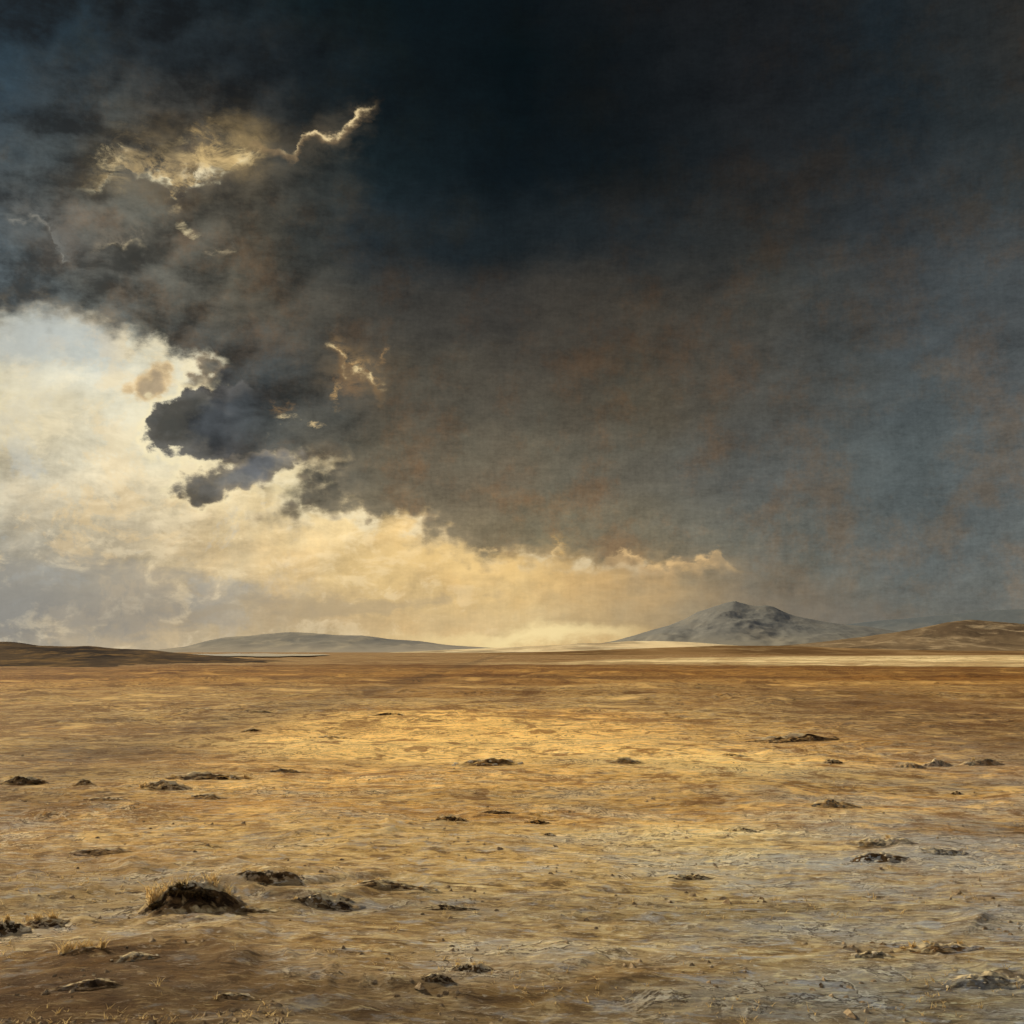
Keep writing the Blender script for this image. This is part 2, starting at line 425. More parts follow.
# lit crests: light spilling over the top of a nearer bank of cloud
Pt = warp(warp(P, 60.0, 0.9, 4), 150.0, 0.5, 3)
tx, ty, _ = w.sep(Pt)
tn = w.step(tx, -60.0, 60.0, False)
broken = w.mul(w.step(w.noise(Df, 55.0, 5, 0.65), 0.40, 0.60), w.step(w.noise(w.vm('ADD', Df, (4, 4, 4)), 24.0, 2, 0.5), 0.34, 0.56))
feather = w.step(w.noise(Df, 42.0, 8, 0.72, dist=0.5), 0.42, 0.62)
def crest(sky, line, width, colr, amt, above=None, below=None, lump=0.0, gain=None):
    lpts = []
    for px, py in line:
        a, e = azel(px, py)
        lpts.append(((a + 60) / 120.0, e / 40.0))
    tl = w.sub(ty, w.mul(w.curve(tn, [(0, lpts[0][1])] + lpts + [(1, lpts[-1][1])]), 40.0))
    if lump: tl = w.m('MULTIPLY_ADD', puff, -lump, tl)
    a0, a1 = azel(*line[0])[0], azel(*line[-1])[0]
    f = (a1 - a0) * 0.18
    win = w.mul(w.step(tx, a0 - f * 0.3, a0 + f), w.step(tx, a1 + f * 0.1, a1 - f * 1.3))
    if gain is not None: win = w.mul(win, gain)
    if below:
        u = w.mul(w.step(tl, 0.12, -0.05), w.step(tl, -below[0], -0.1))
        sky = w.mix(w.mul(w.mul(u, win), below[2]), sky, lin(below[1]))
    if above:
        u = w.mul(w.step(tl, -0.06, 0.10), w.m('POWER', 2.718, w.m('DIVIDE', w.m('MAXIMUM', tl, 0.0), -above[0])))
        u = w.mul(u, feather)
        sky = w.mix(w.m('MINIMUM', w.mul(w.mul(u, win), above[2]), 1.0), sky, lin(above[1]))
    width = w.m('MULTIPLY_ADD', w.step(tl, 0.0, 0.05), -width * 0.4, width * 1.5)     # crisp above, feathered below
    thr = w.m('POWER', 2.718, w.mul(w.m('POWER', w.m('MINIMUM', w.m('ABSOLUTE', w.m('DIVIDE', w.sub(tl, 0.04), width)), 8.0), 2.0), -1.0))
    return w.mix(w.mul(w.mul(w.mul(thr, win), broken), amt), sky, lin(colr))
hot = w.step(blob(200, 166, 80, 40, 0, P), 1.2, 0.1)
sky = crest(sky, [(78, 196), (90, 190), (100, 186), (112, 170), (125, 161), (140, 164), (152, 172), (165, 180), (175, 194), (182, 188), (196, 178), (210, 173), (222, 167), (236, 164), (250, 156), (266, 146)],
            0.16, (255, 242, 200), 1.0, (0.85, (222, 190, 132), 0.95), (1.5, (84, 82, 78), 0.35), 1.2, w.m('MULTIPLY_ADD', hot, 0.65, 0.35))
sky = crest(sky, [(242, 150), (250, 143), (258, 142), (270, 146), (282, 152), (292, 157), (300, 146), (310, 134), (320, 131), (334, 134), (346, 128), (358, 118), (370, 108), (384, 98)],
            0.10, (238, 212, 160), 0.95, (0.30, (110, 94, 72), 0.4), (0.55, (140, 116, 84), 0.5), 0.6)
sky = crest(sky, [(4, 211), (25, 221), (45, 231), (60, 246), (78, 254)], 0.14, (170, 164, 150), 0.35, (0.7, (122, 122, 116), 0.7), None, 1.3)
sky = crest(sky, [(92, 252), (105, 247), (120, 246), (140, 241), (150, 249)], 0.12, (190, 174, 140), 0.5, (0.8, (136, 126, 108), 0.8), None, 1.0)
sky = crest(sky, [(205, 252), (225, 251), (242, 247)], 0.10, (176, 160, 128), 0.5, (0.5, (124, 114, 98), 0.6), None, 0.3)
sky = crest(sky, [(328, 347), (338, 354), (347, 364), (358, 368), (368, 374), (378, 384), (388, 394)], 0.15, (246, 220, 164), 0.9, (0.4, (200, 160, 104), 0.9), (0.9, (130, 104, 72), 0.7), 1.1)
sky = crest(sky, [(372, 372), (380, 360), (390, 350)], 0.12, (190, 150, 98), 0.35, (0.4, (150, 118, 78), 0.3), None, 0.9)

sky = crest(sky, [(596, 567), (610, 562), (624, 557), (640, 561), (656, 567), (674, 563), (694, 559), (714, 557), (730, 562), (744, 570)], 0.13, (232, 194, 136), 0.75, (0.25, (176, 148, 112), 0.5), (0.7, (196, 164, 118), 0.6), 0.7)
sky = crest(sky, [(470, 560), (490, 553), (508, 556), (526, 561), (544, 556), (560, 548), (572, 556)], 0.12, (244, 208, 146), 0.6, (0.3, (176, 148, 108), 0.5), None, 0.8)
# --- behind and beside the camera: plain high overcast that fills the shadows
back = w.step(w.m('ABSOLUTE', AZ), 40.0, 100.0)
over = w.mix(w.step(w.noise(Df, 3.0, 6, 0.6), 0.35, 0.7), (0.26, 0.27, 0.28, 1), (0.48, 0.46, 0.42, 1))
sky = w.mix(back, sky, over)
zen = w.step(EL, 46.0, 75.0)
sky = w.mix(zen, sky, (0.12, 0.13, 0.15, 1))
# the air below eye level
sky = w.mix(w.step(EL, -0.2, -3.0), sky, lin((120, 105, 80)))

nish = wt.nodes.new('ShaderNodeTexSky'); nish.sky_type = 'NISHITA'; nish.sun_disc = False
nish.sun_elevation = R(SUN_EL); nish.sun_rotation = R(SUN_AZ % 360); nish.dust_density = 3.0
clearair = w.mix(1.0, nish.outputs[0], (0.08, 0.08, 0.08, 1), 'MULTIPLY')
sky = w.mix(0.99, clearair, sky)   # clear air glimmers faintly through the vapour
wt.links.new(sky, bg.inputs[0])
bg.inputs[1].default_value = 1.0
world.cycles.sampling_method = 'MANUAL'
world.cycles.sample_map_resolution = 512
#@@GROUND
#@@GROUND
scene.cycles.use_adaptive_sampling = True
scene.cycles.adaptive_threshold = 0.04
scene.cycles.adaptive_min_samples = 12
scene.cycles.max_bounces = 4
# ------------------------------------------------------------------ noise for shapes
def _hash(ix, iy, seed):
    h = (ix.astype(np.int64) * 374761393 + iy.astype(np.int64) * 668265263 + seed * 974634113) & 0xFFFFFFFF
    h = ((h ^ (h >> 13)) * 1274126177) & 0xFFFFFFFF
    h = ((h ^ (h >> 16)) * 2246822519) & 0xFFFFFFFF
    return ((h ^ (h >> 15)) & 0xFFFFFF) / float(0xFFFFFF) * 2 * np.pi
def perlin(x, y, seed=0):
    x = np.asarray(x, float); y = np.asarray(y, float)
    xi, yi = np.floor(x), np.floor(y)
    fx, fy = x - xi, y - yi
    u = fx * fx * fx * (fx * (fx * 6 - 15) + 10); v = fy * fy * fy * (fy * (fy * 6 - 15) + 10)
    def g(ix, iy, dx, dy):
        a = _hash(ix, iy, seed)
        return np.cos(a) * dx + np.sin(a) * dy
    n00 = g(xi, yi, fx, fy); n10 = g(xi + 1, yi, fx - 1, fy)
    n01 = g(xi, yi + 1, fx, fy - 1); n11 = g(xi + 1, yi + 1, fx - 1, fy - 1)
    return ((n00 * (1 - u) + n10 * u) * (1 - v) + (n01 * (1 - u) + n11 * u) * v) * 1.5
def fbm(x, y, o=4, seed=0, gain=0.5):
    a, s, t = 1.0, 0.0, 0.0
    for i in range(o):
        s = s + a * perlin(x, y, seed + i * 17); t += a
        a *= gain; x = np.asarray(x) * 2.03 + 5.2; y = np.asarray(y) * 2.03 - 3.7
    return s / t
def ridged(x, y, o=4, seed=0):
    a, s, t = 1.0, 0.0, 0.0
    for i in range(o):
        s = s + a * (1 - np.abs(perlin(x, y, seed + i * 13)) * 1.6); t += a
        a *= 0.5; x = np.asarray(x) * 2.1 + 1.3; y = np.asarray(y) * 2.1 + 8.1
    return s / t
def sstep(v, a, b):
    t = np.clip((v - a) / (b - a), 0, 1); return t * t * (3 - 2 * t)

def terrain(x, y):
    """height of the plain"""
    x = np.asarray(x, float); y = np.asarray(y, float)
    r = np.hypot(x, y)
    near = 1 - sstep(r, 40, 90)
    h = 0.15 * fbm(x / 5.0, y / 3.4, 3, 5) * sstep(r, 2, 6)
    # wind-cut scarplets: asymmetric little steps, roughly level across the view
    wx = x + 0.8 * perlin(x / 1.6, y / 1.6, 60); wy = y + 0.5 * perlin(x / 1.3, y / 1.3, 61)
    sc = np.clip(ridged(wx / 2.3, wy / 1.0, 3, 31) - 0.62, 0, 1)
    patch = sstep(fbm(x / 4.0, y / 3.0, 2, 44), -0.05, 0.4)
    h = h + near * sc * 0.16 * (0.1 + patch)
    sc2 = np.clip(ridged(wx / 0.62, wy / 0.34, 2, 35) - 0.66, 0, 1)
    h = h + (1 - sstep(r, 14, 30)) * sc2 * 0.05 * (0.3 + sstep(fbm(x / 1.5, y / 1.1, 2, 46), -0.1, 0.4))
    h = h + (1 - sstep(r, 12, 26)) * 0.012 * fbm(x / 0.22, y / 0.16, 3, 71)
    # middle distance: low swells and broken banks
    mid = sstep(r, 18, 45) * (1 - sstep(r, 350, 700))
    sw = np.clip(ridged(x / 34.0 + 0.3 * perlin(x / 11., y / 11., 3), y / 15.0, 4, 51) - 0.55, 0, 1)
    h = h + mid * (sw * 0.75 + 0.16 * fbm(x / 14.0, y / 8.0, 4, 53))
    h = h + sstep(r, 80, 300) * (1 - sstep(r, 1500, 4000)) * 0.35 * fbm(x / 160.0, y / 70.0, 3, 57)
    return h - 0.12 * sstep(r, 20, 60)
def gz(x, y):
    return float(terrain(np.array([x]), np.array([y]))[0])

# ------------------------------------------------------------------ object helpers
def mesh_from(name, verts, faces, smooth=True):
    me = bpy.data.meshes.new(name)
    verts = np.asarray(verts, np.float32)
    me.vertices.add(len(verts)); me.vertices.foreach_set('co', verts.ravel())
    if isinstance(faces, np.ndarray):
        k = faces.shape[1]; n = len(faces)
        me.loops.add(n * k); me.loops.foreach_set('vertex_index', faces.astype(np.int32).ravel())
        me.polygons.add(n)
        me.polygons.foreach_set('loop_start', np.arange(0, n * k, k, dtype=np.int32))
    else:
        n = len(faces)
        lt = np.array([len(f) for f in faces], np.int32)
        me.loops.add(int(lt.sum())); me.loops.foreach_set('vertex_index', np.array([i for f in faces for i in f], np.int32))
        me.polygons.add(n); me.polygons.foreach_set('loop_start', np.concatenate([[0], np.cumsum(lt)[:-1]]).astype(np.int32))
    me.polygons.foreach_set('use_smooth', np.full(n, smooth, bool))
    me.update(calc_edges=True); me.validate()
    return me
def obj(name, me, mat, parent=None, kind=None):
    o = bpy.data.objects.new(name, me); col.objects.link(o)
    if mat and not me.materials: me.materials.append(mat)
    if parent is not None: o.parent = parent
    if kind: o['kind'] = kind
    return o
def tag(o, label, cat, group=None):
    o['label'] = label; o['category'] = cat
    if group: o['group'] = group
    return o
def thing(name, label, cat, loc, rz=0.0, group=None):
    o = bpy.data.objects.new(name, None); col.objects.link(o)
    o.empty_display_size = 0.1
    o.location = loc; o.rotation_euler = (0, 0, rz)
    return tag(o, label, cat, group)
def grid_faces(nr, nc, wrap=False):
    i = np.arange(nr - 1)[:, None]; j = np.arange(nc if wrap else nc - 1)[None, :]
    a = i * nc + j; b = i * nc + (j + 1) % nc
    return np.stack([a, b, b + nc, a + nc], -1).reshape(-1, 4)

# ------------------------------------------------------------------ materials
def new_mat(name):
    m = bpy.data.materials.new(name); m.use_nodes = True
    t = m.node_tree; t.nodes.clear(); n = N(t)
    out = t.nodes.new('ShaderNodeOutputMaterial')
    b = t.nodes.new('ShaderNodeBsdfPrincipled')
    b.inputs['Specular IOR Level'].default_value = 0.12
    t.links.new(b.outputs[0], out.inputs[0])
    return m, n, b
def position(n):
    return n.nodes.new('ShaderNodeNewGeometry').outputs['Position']
def bump(n, b, hgt, strength, dist):
    k = n.nodes.new('ShaderNodeBump'); k.inputs['Strength'].default_value = strength; k.inputs['Distance'].default_value = dist
    n.put(k.inputs['Height'], hgt); n.links.new(k.outputs[0], b.inputs['Normal'])

def albedo(c, k=1.0):
    return tuple(min(0.85, v * k) for v in lin(c)[:3]) + (1.0,)
STRAW = (0.60, 0.375, 0.12, 1); PALE = (0.82, 0.61, 0.28, 1); OCHRE = (0.40, 0.20, 0.045, 1)
UMBER = (0.17, 0.085, 0.03, 1); CLAY = (0.36, 0.27, 0.17, 1); ASH = (0.33, 0.30, 0.25, 1); DARK = (0.05, 0.028, 0.014, 1)
def soil(n):
    """dry plain: straw, ochre dust, grey clay; returns colour and height"""
    Pw = position(n)
    x, y, z = n.sep(Pw)
    flat = n.comb(x, n.mul(y, 1.7), n.mul(z, 2.0))
    dist = n.vm('LENGTH', n.comb(x, y, 0.0))
    broad = n.noise(flat, 0.09, 5, 0.6)
    b2 = n.noise(n.vm('ADD', flat, (40, 9, 0)), 0.42, 6, 0.62)
    b3 = n.noise(n.vm('ADD', flat, (140, 29, 0)), 0.16, 4, 0.6)
    m1 = n.noise(n.comb(x, n.mul(y, 2.4), z), 1.7, 8, 0.66, dist=0.6)
    fine = n.noise(n.comb(n.mul(x, 1.0), n.mul(y, 2.2), z), 9.0, 8, 0.7, dist=0.4)
    strk = n.noise(n.comb(n.mul(n.add(x, n.mul(y, -0.35)), 1.0), n.mul(n.add(y, n.mul(x, 0.12)), 4.5), z), 3.2, 9, 0.72, dist=0.8)
    gran = n.noise(Pw, 60.0, 4, 0.7)
    dab = n.noise(n.comb(n.add(x, n.mul(y, -0.25)), n.mul(n.add(y, n.mul(x, 0.15)), 1.5), z), 3.6, 8, 0.68, dist=0.5)
    crk = n.noise(n.comb(n.add(x, n.mul(y, -0.2)), n.mul(y, 1.3), n.add(z, 12.0)), 2.2, 7, 0.62, dist=0.5)
    dabm = n.noise(n.comb(n.add(x, 7.0), n.mul(y, 0.8), z), 1.3, 8, 0.68, dist=0.5)
    dabf = n.noise(n.comb(n.mul(n.add(x, 70.0), 0.45), n.mul(y, 0.42), z), 0.62, 8, 0.68, dist=0.5)
    dab2 = n.noise(n.comb(n.add(x, 31.0), n.mul(y, 1.6), z), 2.6, 8, 0.7, dist=0.4)
    c = n.mix(n.step(broad, 0.38, 0.62), OCHRE, STRAW)
    c = n.mix(n.step(m1, 0.45, 0.68), c, CLAY)
    greys = n.step(n.add(b2, n.step(x, -3.0, 9.0, False, -0.06, 0.16)), 0.50, 0.68)
    c = n.mix(n.mul(greys, n.step(dist, 30, 9)), c, ASH)
    # dry grass belt some way out; its paler spreads are sunlight painted into the colour
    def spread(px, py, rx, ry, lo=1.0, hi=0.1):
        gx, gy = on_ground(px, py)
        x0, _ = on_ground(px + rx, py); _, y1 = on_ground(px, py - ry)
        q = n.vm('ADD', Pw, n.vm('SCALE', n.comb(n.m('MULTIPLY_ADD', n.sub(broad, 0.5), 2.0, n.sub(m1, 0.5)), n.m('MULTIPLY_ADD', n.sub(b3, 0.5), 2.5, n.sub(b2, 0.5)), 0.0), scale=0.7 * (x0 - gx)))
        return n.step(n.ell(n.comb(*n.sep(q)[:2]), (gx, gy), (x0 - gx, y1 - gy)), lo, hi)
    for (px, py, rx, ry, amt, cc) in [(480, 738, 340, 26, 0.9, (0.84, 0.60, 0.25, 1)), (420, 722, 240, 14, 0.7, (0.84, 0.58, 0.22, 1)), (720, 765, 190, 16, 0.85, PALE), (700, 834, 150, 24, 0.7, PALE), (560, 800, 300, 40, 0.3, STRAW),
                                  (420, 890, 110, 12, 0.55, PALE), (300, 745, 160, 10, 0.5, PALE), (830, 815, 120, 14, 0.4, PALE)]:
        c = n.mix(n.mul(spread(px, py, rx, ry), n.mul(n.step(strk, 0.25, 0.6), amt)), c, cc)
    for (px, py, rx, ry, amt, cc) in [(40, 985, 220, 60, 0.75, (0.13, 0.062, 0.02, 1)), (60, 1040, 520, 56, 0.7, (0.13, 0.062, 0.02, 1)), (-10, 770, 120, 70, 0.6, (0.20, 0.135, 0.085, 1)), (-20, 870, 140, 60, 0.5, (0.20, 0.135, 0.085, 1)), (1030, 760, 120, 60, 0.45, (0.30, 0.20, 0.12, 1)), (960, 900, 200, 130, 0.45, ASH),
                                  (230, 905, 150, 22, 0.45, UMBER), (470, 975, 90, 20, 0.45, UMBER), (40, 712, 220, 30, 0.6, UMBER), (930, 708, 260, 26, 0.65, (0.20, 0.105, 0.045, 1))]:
        c = n.mix(n.mul(spread(px, py, rx, ry, 1.1, 0.0), n.mul(n.step(m1, 0.2, 0.6), amt)), c, cc)  # includes vignette darkening at the lower left, put into the soil colour
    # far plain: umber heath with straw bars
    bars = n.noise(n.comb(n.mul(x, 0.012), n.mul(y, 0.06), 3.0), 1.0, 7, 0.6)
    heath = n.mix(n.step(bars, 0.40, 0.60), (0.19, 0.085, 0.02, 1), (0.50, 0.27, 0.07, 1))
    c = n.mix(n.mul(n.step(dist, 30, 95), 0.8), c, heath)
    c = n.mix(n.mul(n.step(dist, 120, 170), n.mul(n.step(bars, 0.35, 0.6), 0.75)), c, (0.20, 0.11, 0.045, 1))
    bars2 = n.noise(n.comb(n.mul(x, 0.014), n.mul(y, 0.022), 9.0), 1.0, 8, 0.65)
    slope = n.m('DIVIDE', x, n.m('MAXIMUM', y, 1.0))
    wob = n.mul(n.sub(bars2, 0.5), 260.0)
    sunlit = n.mul(n.step(n.add(dist, n.mul(wob, 0.35)), 172, 196), n.step(n.add(n.add(dist, wob), n.mul(n.m('MAXIMUM', n.add(slope, -0.04), -0.02), -1400.0)), 255, 190))
    sunlit = n.mul(sunlit, n.mul(n.step(slope, -0.14, 0.10), n.step(bars2, 0.38, 0.56, True, 0.55, 1.0)))
    c = n.mix(n.mul(sunlit, n.step(bars2, 0.36, 0.56, True, 0.5, 0.95)), c, (0.88, 0.66, 0.32, 1))  # strip of sunlight painted pale into the far ground
    # near at hand the turf is thinner and the dark soil shows through
    c = n.mix(n.mul(n.step(n.add(dist, n.mul(n.sub(m1, 0.5), 8.0)), 15.0, 5.0), 0.70), c, n.mix(n.step(b2, 0.4, 0.6), (0.19, 0.105, 0.035, 1), (0.36, 0.26, 0.135, 1)))
    c = n.mix(n.mul(n.step(dab, 0.49, 0.42), n.mul(n.step(b2, 0.62, 0.42), 0.75)), c, (0.11, 0.058, 0.022, 1))
    c = n.mix(n.mul(n.step(dab, 0.53, 0.61), n.mul(n.step(broad, 0.36, 0.55), 0.6)), c, (0.66, 0.47, 0.21, 1))
    c = n.mix(n.mul(n.step(dab2, 0.54, 0.64), n.mul(n.step(dist, 24, 12), 0.6)), c, (0.36, 0.33, 0.28, 1))
    for (nz, lo0, hi0, lo1, hi1) in ((dabm, 9, 16, 60, 34), (dabf, 22, 36, 190, 110)):
        wn = n.mul(n.step(dist, lo0, hi0), n.step(dist, lo1, hi1))
        c = n.mix(n.mul(n.step(nz, 0.48, 0.40), n.mul(wn, 0.8)), c, (0.17, 0.08, 0.025, 1))
        c = n.mix(n.mul(n.step(nz, 0.55, 0.64), n.mul(wn, 0.65)), c, (0.78, 0.49, 0.17, 1))
        ln = n.m('ABSOLUTE', n.sub(nz, 0.52))
        c = n.mix(n.mul(n.step(ln, 0.020, 0.006), n.mul(n.mul(wn, n.step(b2, 0.46, 0.6)), 0.85)), c, (0.07, 0.035, 0.014, 1))
    cm = n.mul(n.step(b2, 0.44, 0.60), n.step(dist, 26, 15))
    c = n.mix(n.mul(n.step(n.m('ABSOLUTE', n.sub(crk, 0.515)), 0.016, 0.004), n.mul(cm, 0.85)), c, (0.045, 0.024, 0.012, 1))
    c = n.mix(n.mul(n.step(n.m('ABSOLUTE', n.sub(crk, 0.545)), 0.018, 0.004), n.mul(cm, 0.6)), c, (0.76, 0.60, 0.36, 1))
    # marks: dark cracks and dead litter, pale chips
    c = n.mix(n.mul(n.step(strk, 0.44, 0.37), 0.6), c, DARK)
    c = n.mix(n.mul(n.step(strk, 0.56, 0.64), 0.5), c, PALE)
    c = n.mix(n.mul(n.step(fine, 0.44, 0.36), 0.6), c, UMBER)
    c = n.mix(n.mul(n.step(fine, 0.57, 0.66), n.mul(n.step(dist, 50, 10), 0.5)), c, (0.78, 0.66, 0.46, 1))
    # broad light and shade painted into the soil: gold glow mid, dark low left, dark far band; cold clay at right
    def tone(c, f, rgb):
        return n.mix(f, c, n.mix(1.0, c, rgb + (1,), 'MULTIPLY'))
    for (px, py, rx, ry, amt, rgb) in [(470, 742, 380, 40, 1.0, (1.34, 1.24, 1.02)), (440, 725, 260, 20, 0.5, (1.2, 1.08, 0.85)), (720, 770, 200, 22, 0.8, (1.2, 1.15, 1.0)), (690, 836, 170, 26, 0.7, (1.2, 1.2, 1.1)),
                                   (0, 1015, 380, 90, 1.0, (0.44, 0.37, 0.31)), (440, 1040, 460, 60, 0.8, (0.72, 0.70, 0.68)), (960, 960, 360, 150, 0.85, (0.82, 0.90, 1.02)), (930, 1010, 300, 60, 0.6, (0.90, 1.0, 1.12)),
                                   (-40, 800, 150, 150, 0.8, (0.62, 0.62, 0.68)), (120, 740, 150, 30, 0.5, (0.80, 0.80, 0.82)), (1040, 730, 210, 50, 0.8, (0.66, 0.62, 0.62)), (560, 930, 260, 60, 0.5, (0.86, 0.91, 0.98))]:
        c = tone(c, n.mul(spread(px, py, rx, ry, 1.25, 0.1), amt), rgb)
    nb = n.noise(n.comb(n.mul(x, 0.13), n.mul(y, 0.42), 2.0), 1.0, 5, 0.6)
    c = tone(c, n.mul(n.step(nb, 0.52, 0.40), n.mul(n.step(dist, 40, 24), 0.75)), (0.70, 0.71, 0.74))
    c = tone(c, n.mul(n.step(nb, 0.53, 0.64), n.mul(n.step(dist, 40, 24), 0.7)), (1.18, 1.18, 1.14))
    lb = n.noise(n.comb(n.mul(x, 0.035), n.mul(y, 0.10), 6.0), 1.0, 6, 0.6)
    c = tone(c, n.mul(n.step(lb, 0.52, 0.42), n.mul(n.step(dist, 24, 60), 0.75)), (0.60, 0.50, 0.40))
    c = tone(c, n.step(dist, 16, 8), (0.97, 1.03, 1.16))
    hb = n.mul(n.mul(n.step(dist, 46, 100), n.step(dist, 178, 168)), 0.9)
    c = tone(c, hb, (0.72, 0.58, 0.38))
    k = n.m('MULTIPLY_ADD', n.sub(gran, 0.5), 0.7, 1.04)
    c = n.vm('MULTIPLY', n.vm('SCALE', c, scale=k), (1.06, 1.15, 1.36))
    hgt = n.m('MULTIPLY_ADD', fine, 0.5, n.m('MULTIPLY_ADD', strk, 0.8, n.mul(gran, 0.12)))
    return c, hgt, (m1, fine, gran, dist)

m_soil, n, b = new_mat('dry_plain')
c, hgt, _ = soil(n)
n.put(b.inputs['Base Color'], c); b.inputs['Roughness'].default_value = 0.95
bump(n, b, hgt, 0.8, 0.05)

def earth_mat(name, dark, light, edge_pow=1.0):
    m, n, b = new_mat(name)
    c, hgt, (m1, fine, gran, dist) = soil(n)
    at = n.nodes.new('ShaderNodeAttribute'); at.attribute_name = 'front_shade'
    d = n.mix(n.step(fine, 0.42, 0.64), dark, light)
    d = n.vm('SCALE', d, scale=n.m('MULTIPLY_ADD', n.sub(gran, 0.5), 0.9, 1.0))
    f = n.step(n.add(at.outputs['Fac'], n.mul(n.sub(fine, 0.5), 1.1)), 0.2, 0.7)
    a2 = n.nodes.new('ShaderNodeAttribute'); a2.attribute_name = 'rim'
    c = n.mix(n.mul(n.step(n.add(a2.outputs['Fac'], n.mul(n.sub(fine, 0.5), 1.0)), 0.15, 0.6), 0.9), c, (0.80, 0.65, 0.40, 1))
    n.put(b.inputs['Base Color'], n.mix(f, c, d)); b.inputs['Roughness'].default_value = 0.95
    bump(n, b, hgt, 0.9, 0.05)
    return m
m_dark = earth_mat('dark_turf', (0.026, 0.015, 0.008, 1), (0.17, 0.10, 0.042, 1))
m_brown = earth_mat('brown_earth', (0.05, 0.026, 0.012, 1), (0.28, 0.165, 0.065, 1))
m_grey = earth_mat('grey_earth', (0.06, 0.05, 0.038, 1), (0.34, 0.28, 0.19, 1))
def stone_mat(name, a, c2):
    m, n, b = new_mat(name)
    Pw = position(n)
    f = n.noise(Pw, 22.0, 6, 0.7)
    n.put(b.inputs['Base Color'], n.mix(n.step(f, 0.35, 0.65), a, c2)); b.inputs['Roughness'].default_value = 0.85
    bump(n, b, n.noise(Pw, 70.0, 5, 0.7), 0.6, 0.02)
    return m
m_pale_stone = stone_mat('pale_stone', (0.46, 0.38, 0.27, 1), (0.80, 0.70, 0.52, 1))
m_gravel = stone_mat('gravel_chips', (0.16, 0.10, 0.05, 1), (0.46, 0.35, 0.22, 1))
m_dark_stone = stone_mat('dark_stone', (0.05, 0.04, 0.03, 1), (0.16, 0.12, 0.08, 1))
def blade_mat(name, a, c2):
    m, n, b = new_mat(name)
    f = n.noise(position(n), 35.0, 2)
    cc = n.mix(n.step(f, 0.35, 0.65), a, c2)
    n.put(b.inputs['Base Color'], cc); b.inputs['Roughness'].default_value = 0.8
    tr = n.nodes.new('ShaderNodeBsdfTranslucent'); n.put(tr.inputs[0], cc)
    ad = n.nodes.new('ShaderNodeMixShader'); ad.inputs[0].default_value = 0.4
    out = [q for q in n.nodes if q.type == 'OUTPUT_MATERIAL'][0]
    n.links.new(b.outputs[0], ad.inputs[1]); n.links.new(tr.outputs[0], ad.inputs[2]); n.links.new(ad.outputs[0], out.inputs[0])
    return m
m_straw = blade_mat('straw_blades', (0.50, 0.34, 0.14, 1), (0.80, 0.62, 0.33, 1))
m_shrub = blade_mat('dark_heather', (0.018, 0.013, 0.007, 1), (0.10, 0.062, 0.026, 1))

# ------------------------------------------------------------------ the ground: one sheet out to the horizon
r1 = 1.5 * 1.0065 ** np.arange(int(math.log(60 / 1.5) / math.log(1.0065)))
r2 = r1[-1] * 1.016 ** np.arange(1, int(math.log(45000 / r1[-1]) / math.log(1.016)))
rr = np.concatenate([[0.05, 0.7], r1, r2])
az = np.concatenate([np.linspace(-180, -46, 60)[:-1], np.linspace(-46, -34, 60)[:-1], np.linspace(-34, 34, 860), np.linspace(34, 46, 60)[1:], np.linspace(46, 180, 60)[1:-1]])
A, RR = np.meshgrid(np.radians(az), rr)
X, Y = np.sin(A) * RR, np.cos(A) * RR
Z = terrain(X, Y)
me = mesh_from('ground', np.stack([X, Y, Z], -1).reshape(-1, 3), grid_faces(len(rr), len(az), True)[:, ::-1].copy())
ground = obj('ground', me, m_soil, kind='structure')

# ------------------------------------------------------------------ hills and mountain
def hill_mat(name, low, high, scale, lit=None, litamt=0.5, low_haze=None):  # bluish base colours of the far hills carry the aerial haze
    m, n, b = new_mat(name)
    Pw = position(n)
    x, y, z = n.sep(Pw)
    f = n.noise(n.comb(x, n.mul(y, 0.35), n.mul(z, 1.6)), 1.0 / scale, 8, 0.62)
    g = n.noise(n.comb(x, n.mul(y, 0.30), n.mul(z, 2.2)), 3.0 / scale, 7, 0.65)
    c = n.mix(n.step(f, 0.38, 0.62), low, high)
    if low_haze: c = n.mix(n.step(n.add(z, n.mul(n.sub(f, 0.5), low_haze[0] * 1.5)), low_haze[0], 0.0), c, low_haze[1])  # haze at the hill foot, painted as a paler colour
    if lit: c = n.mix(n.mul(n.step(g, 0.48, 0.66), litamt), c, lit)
    n.put(b.inputs['Base Color'], c); b.inputs['Roughness'].default_value = 1.0
    b.inputs['Specular IOR Level'].default_value = 0.0
    return m
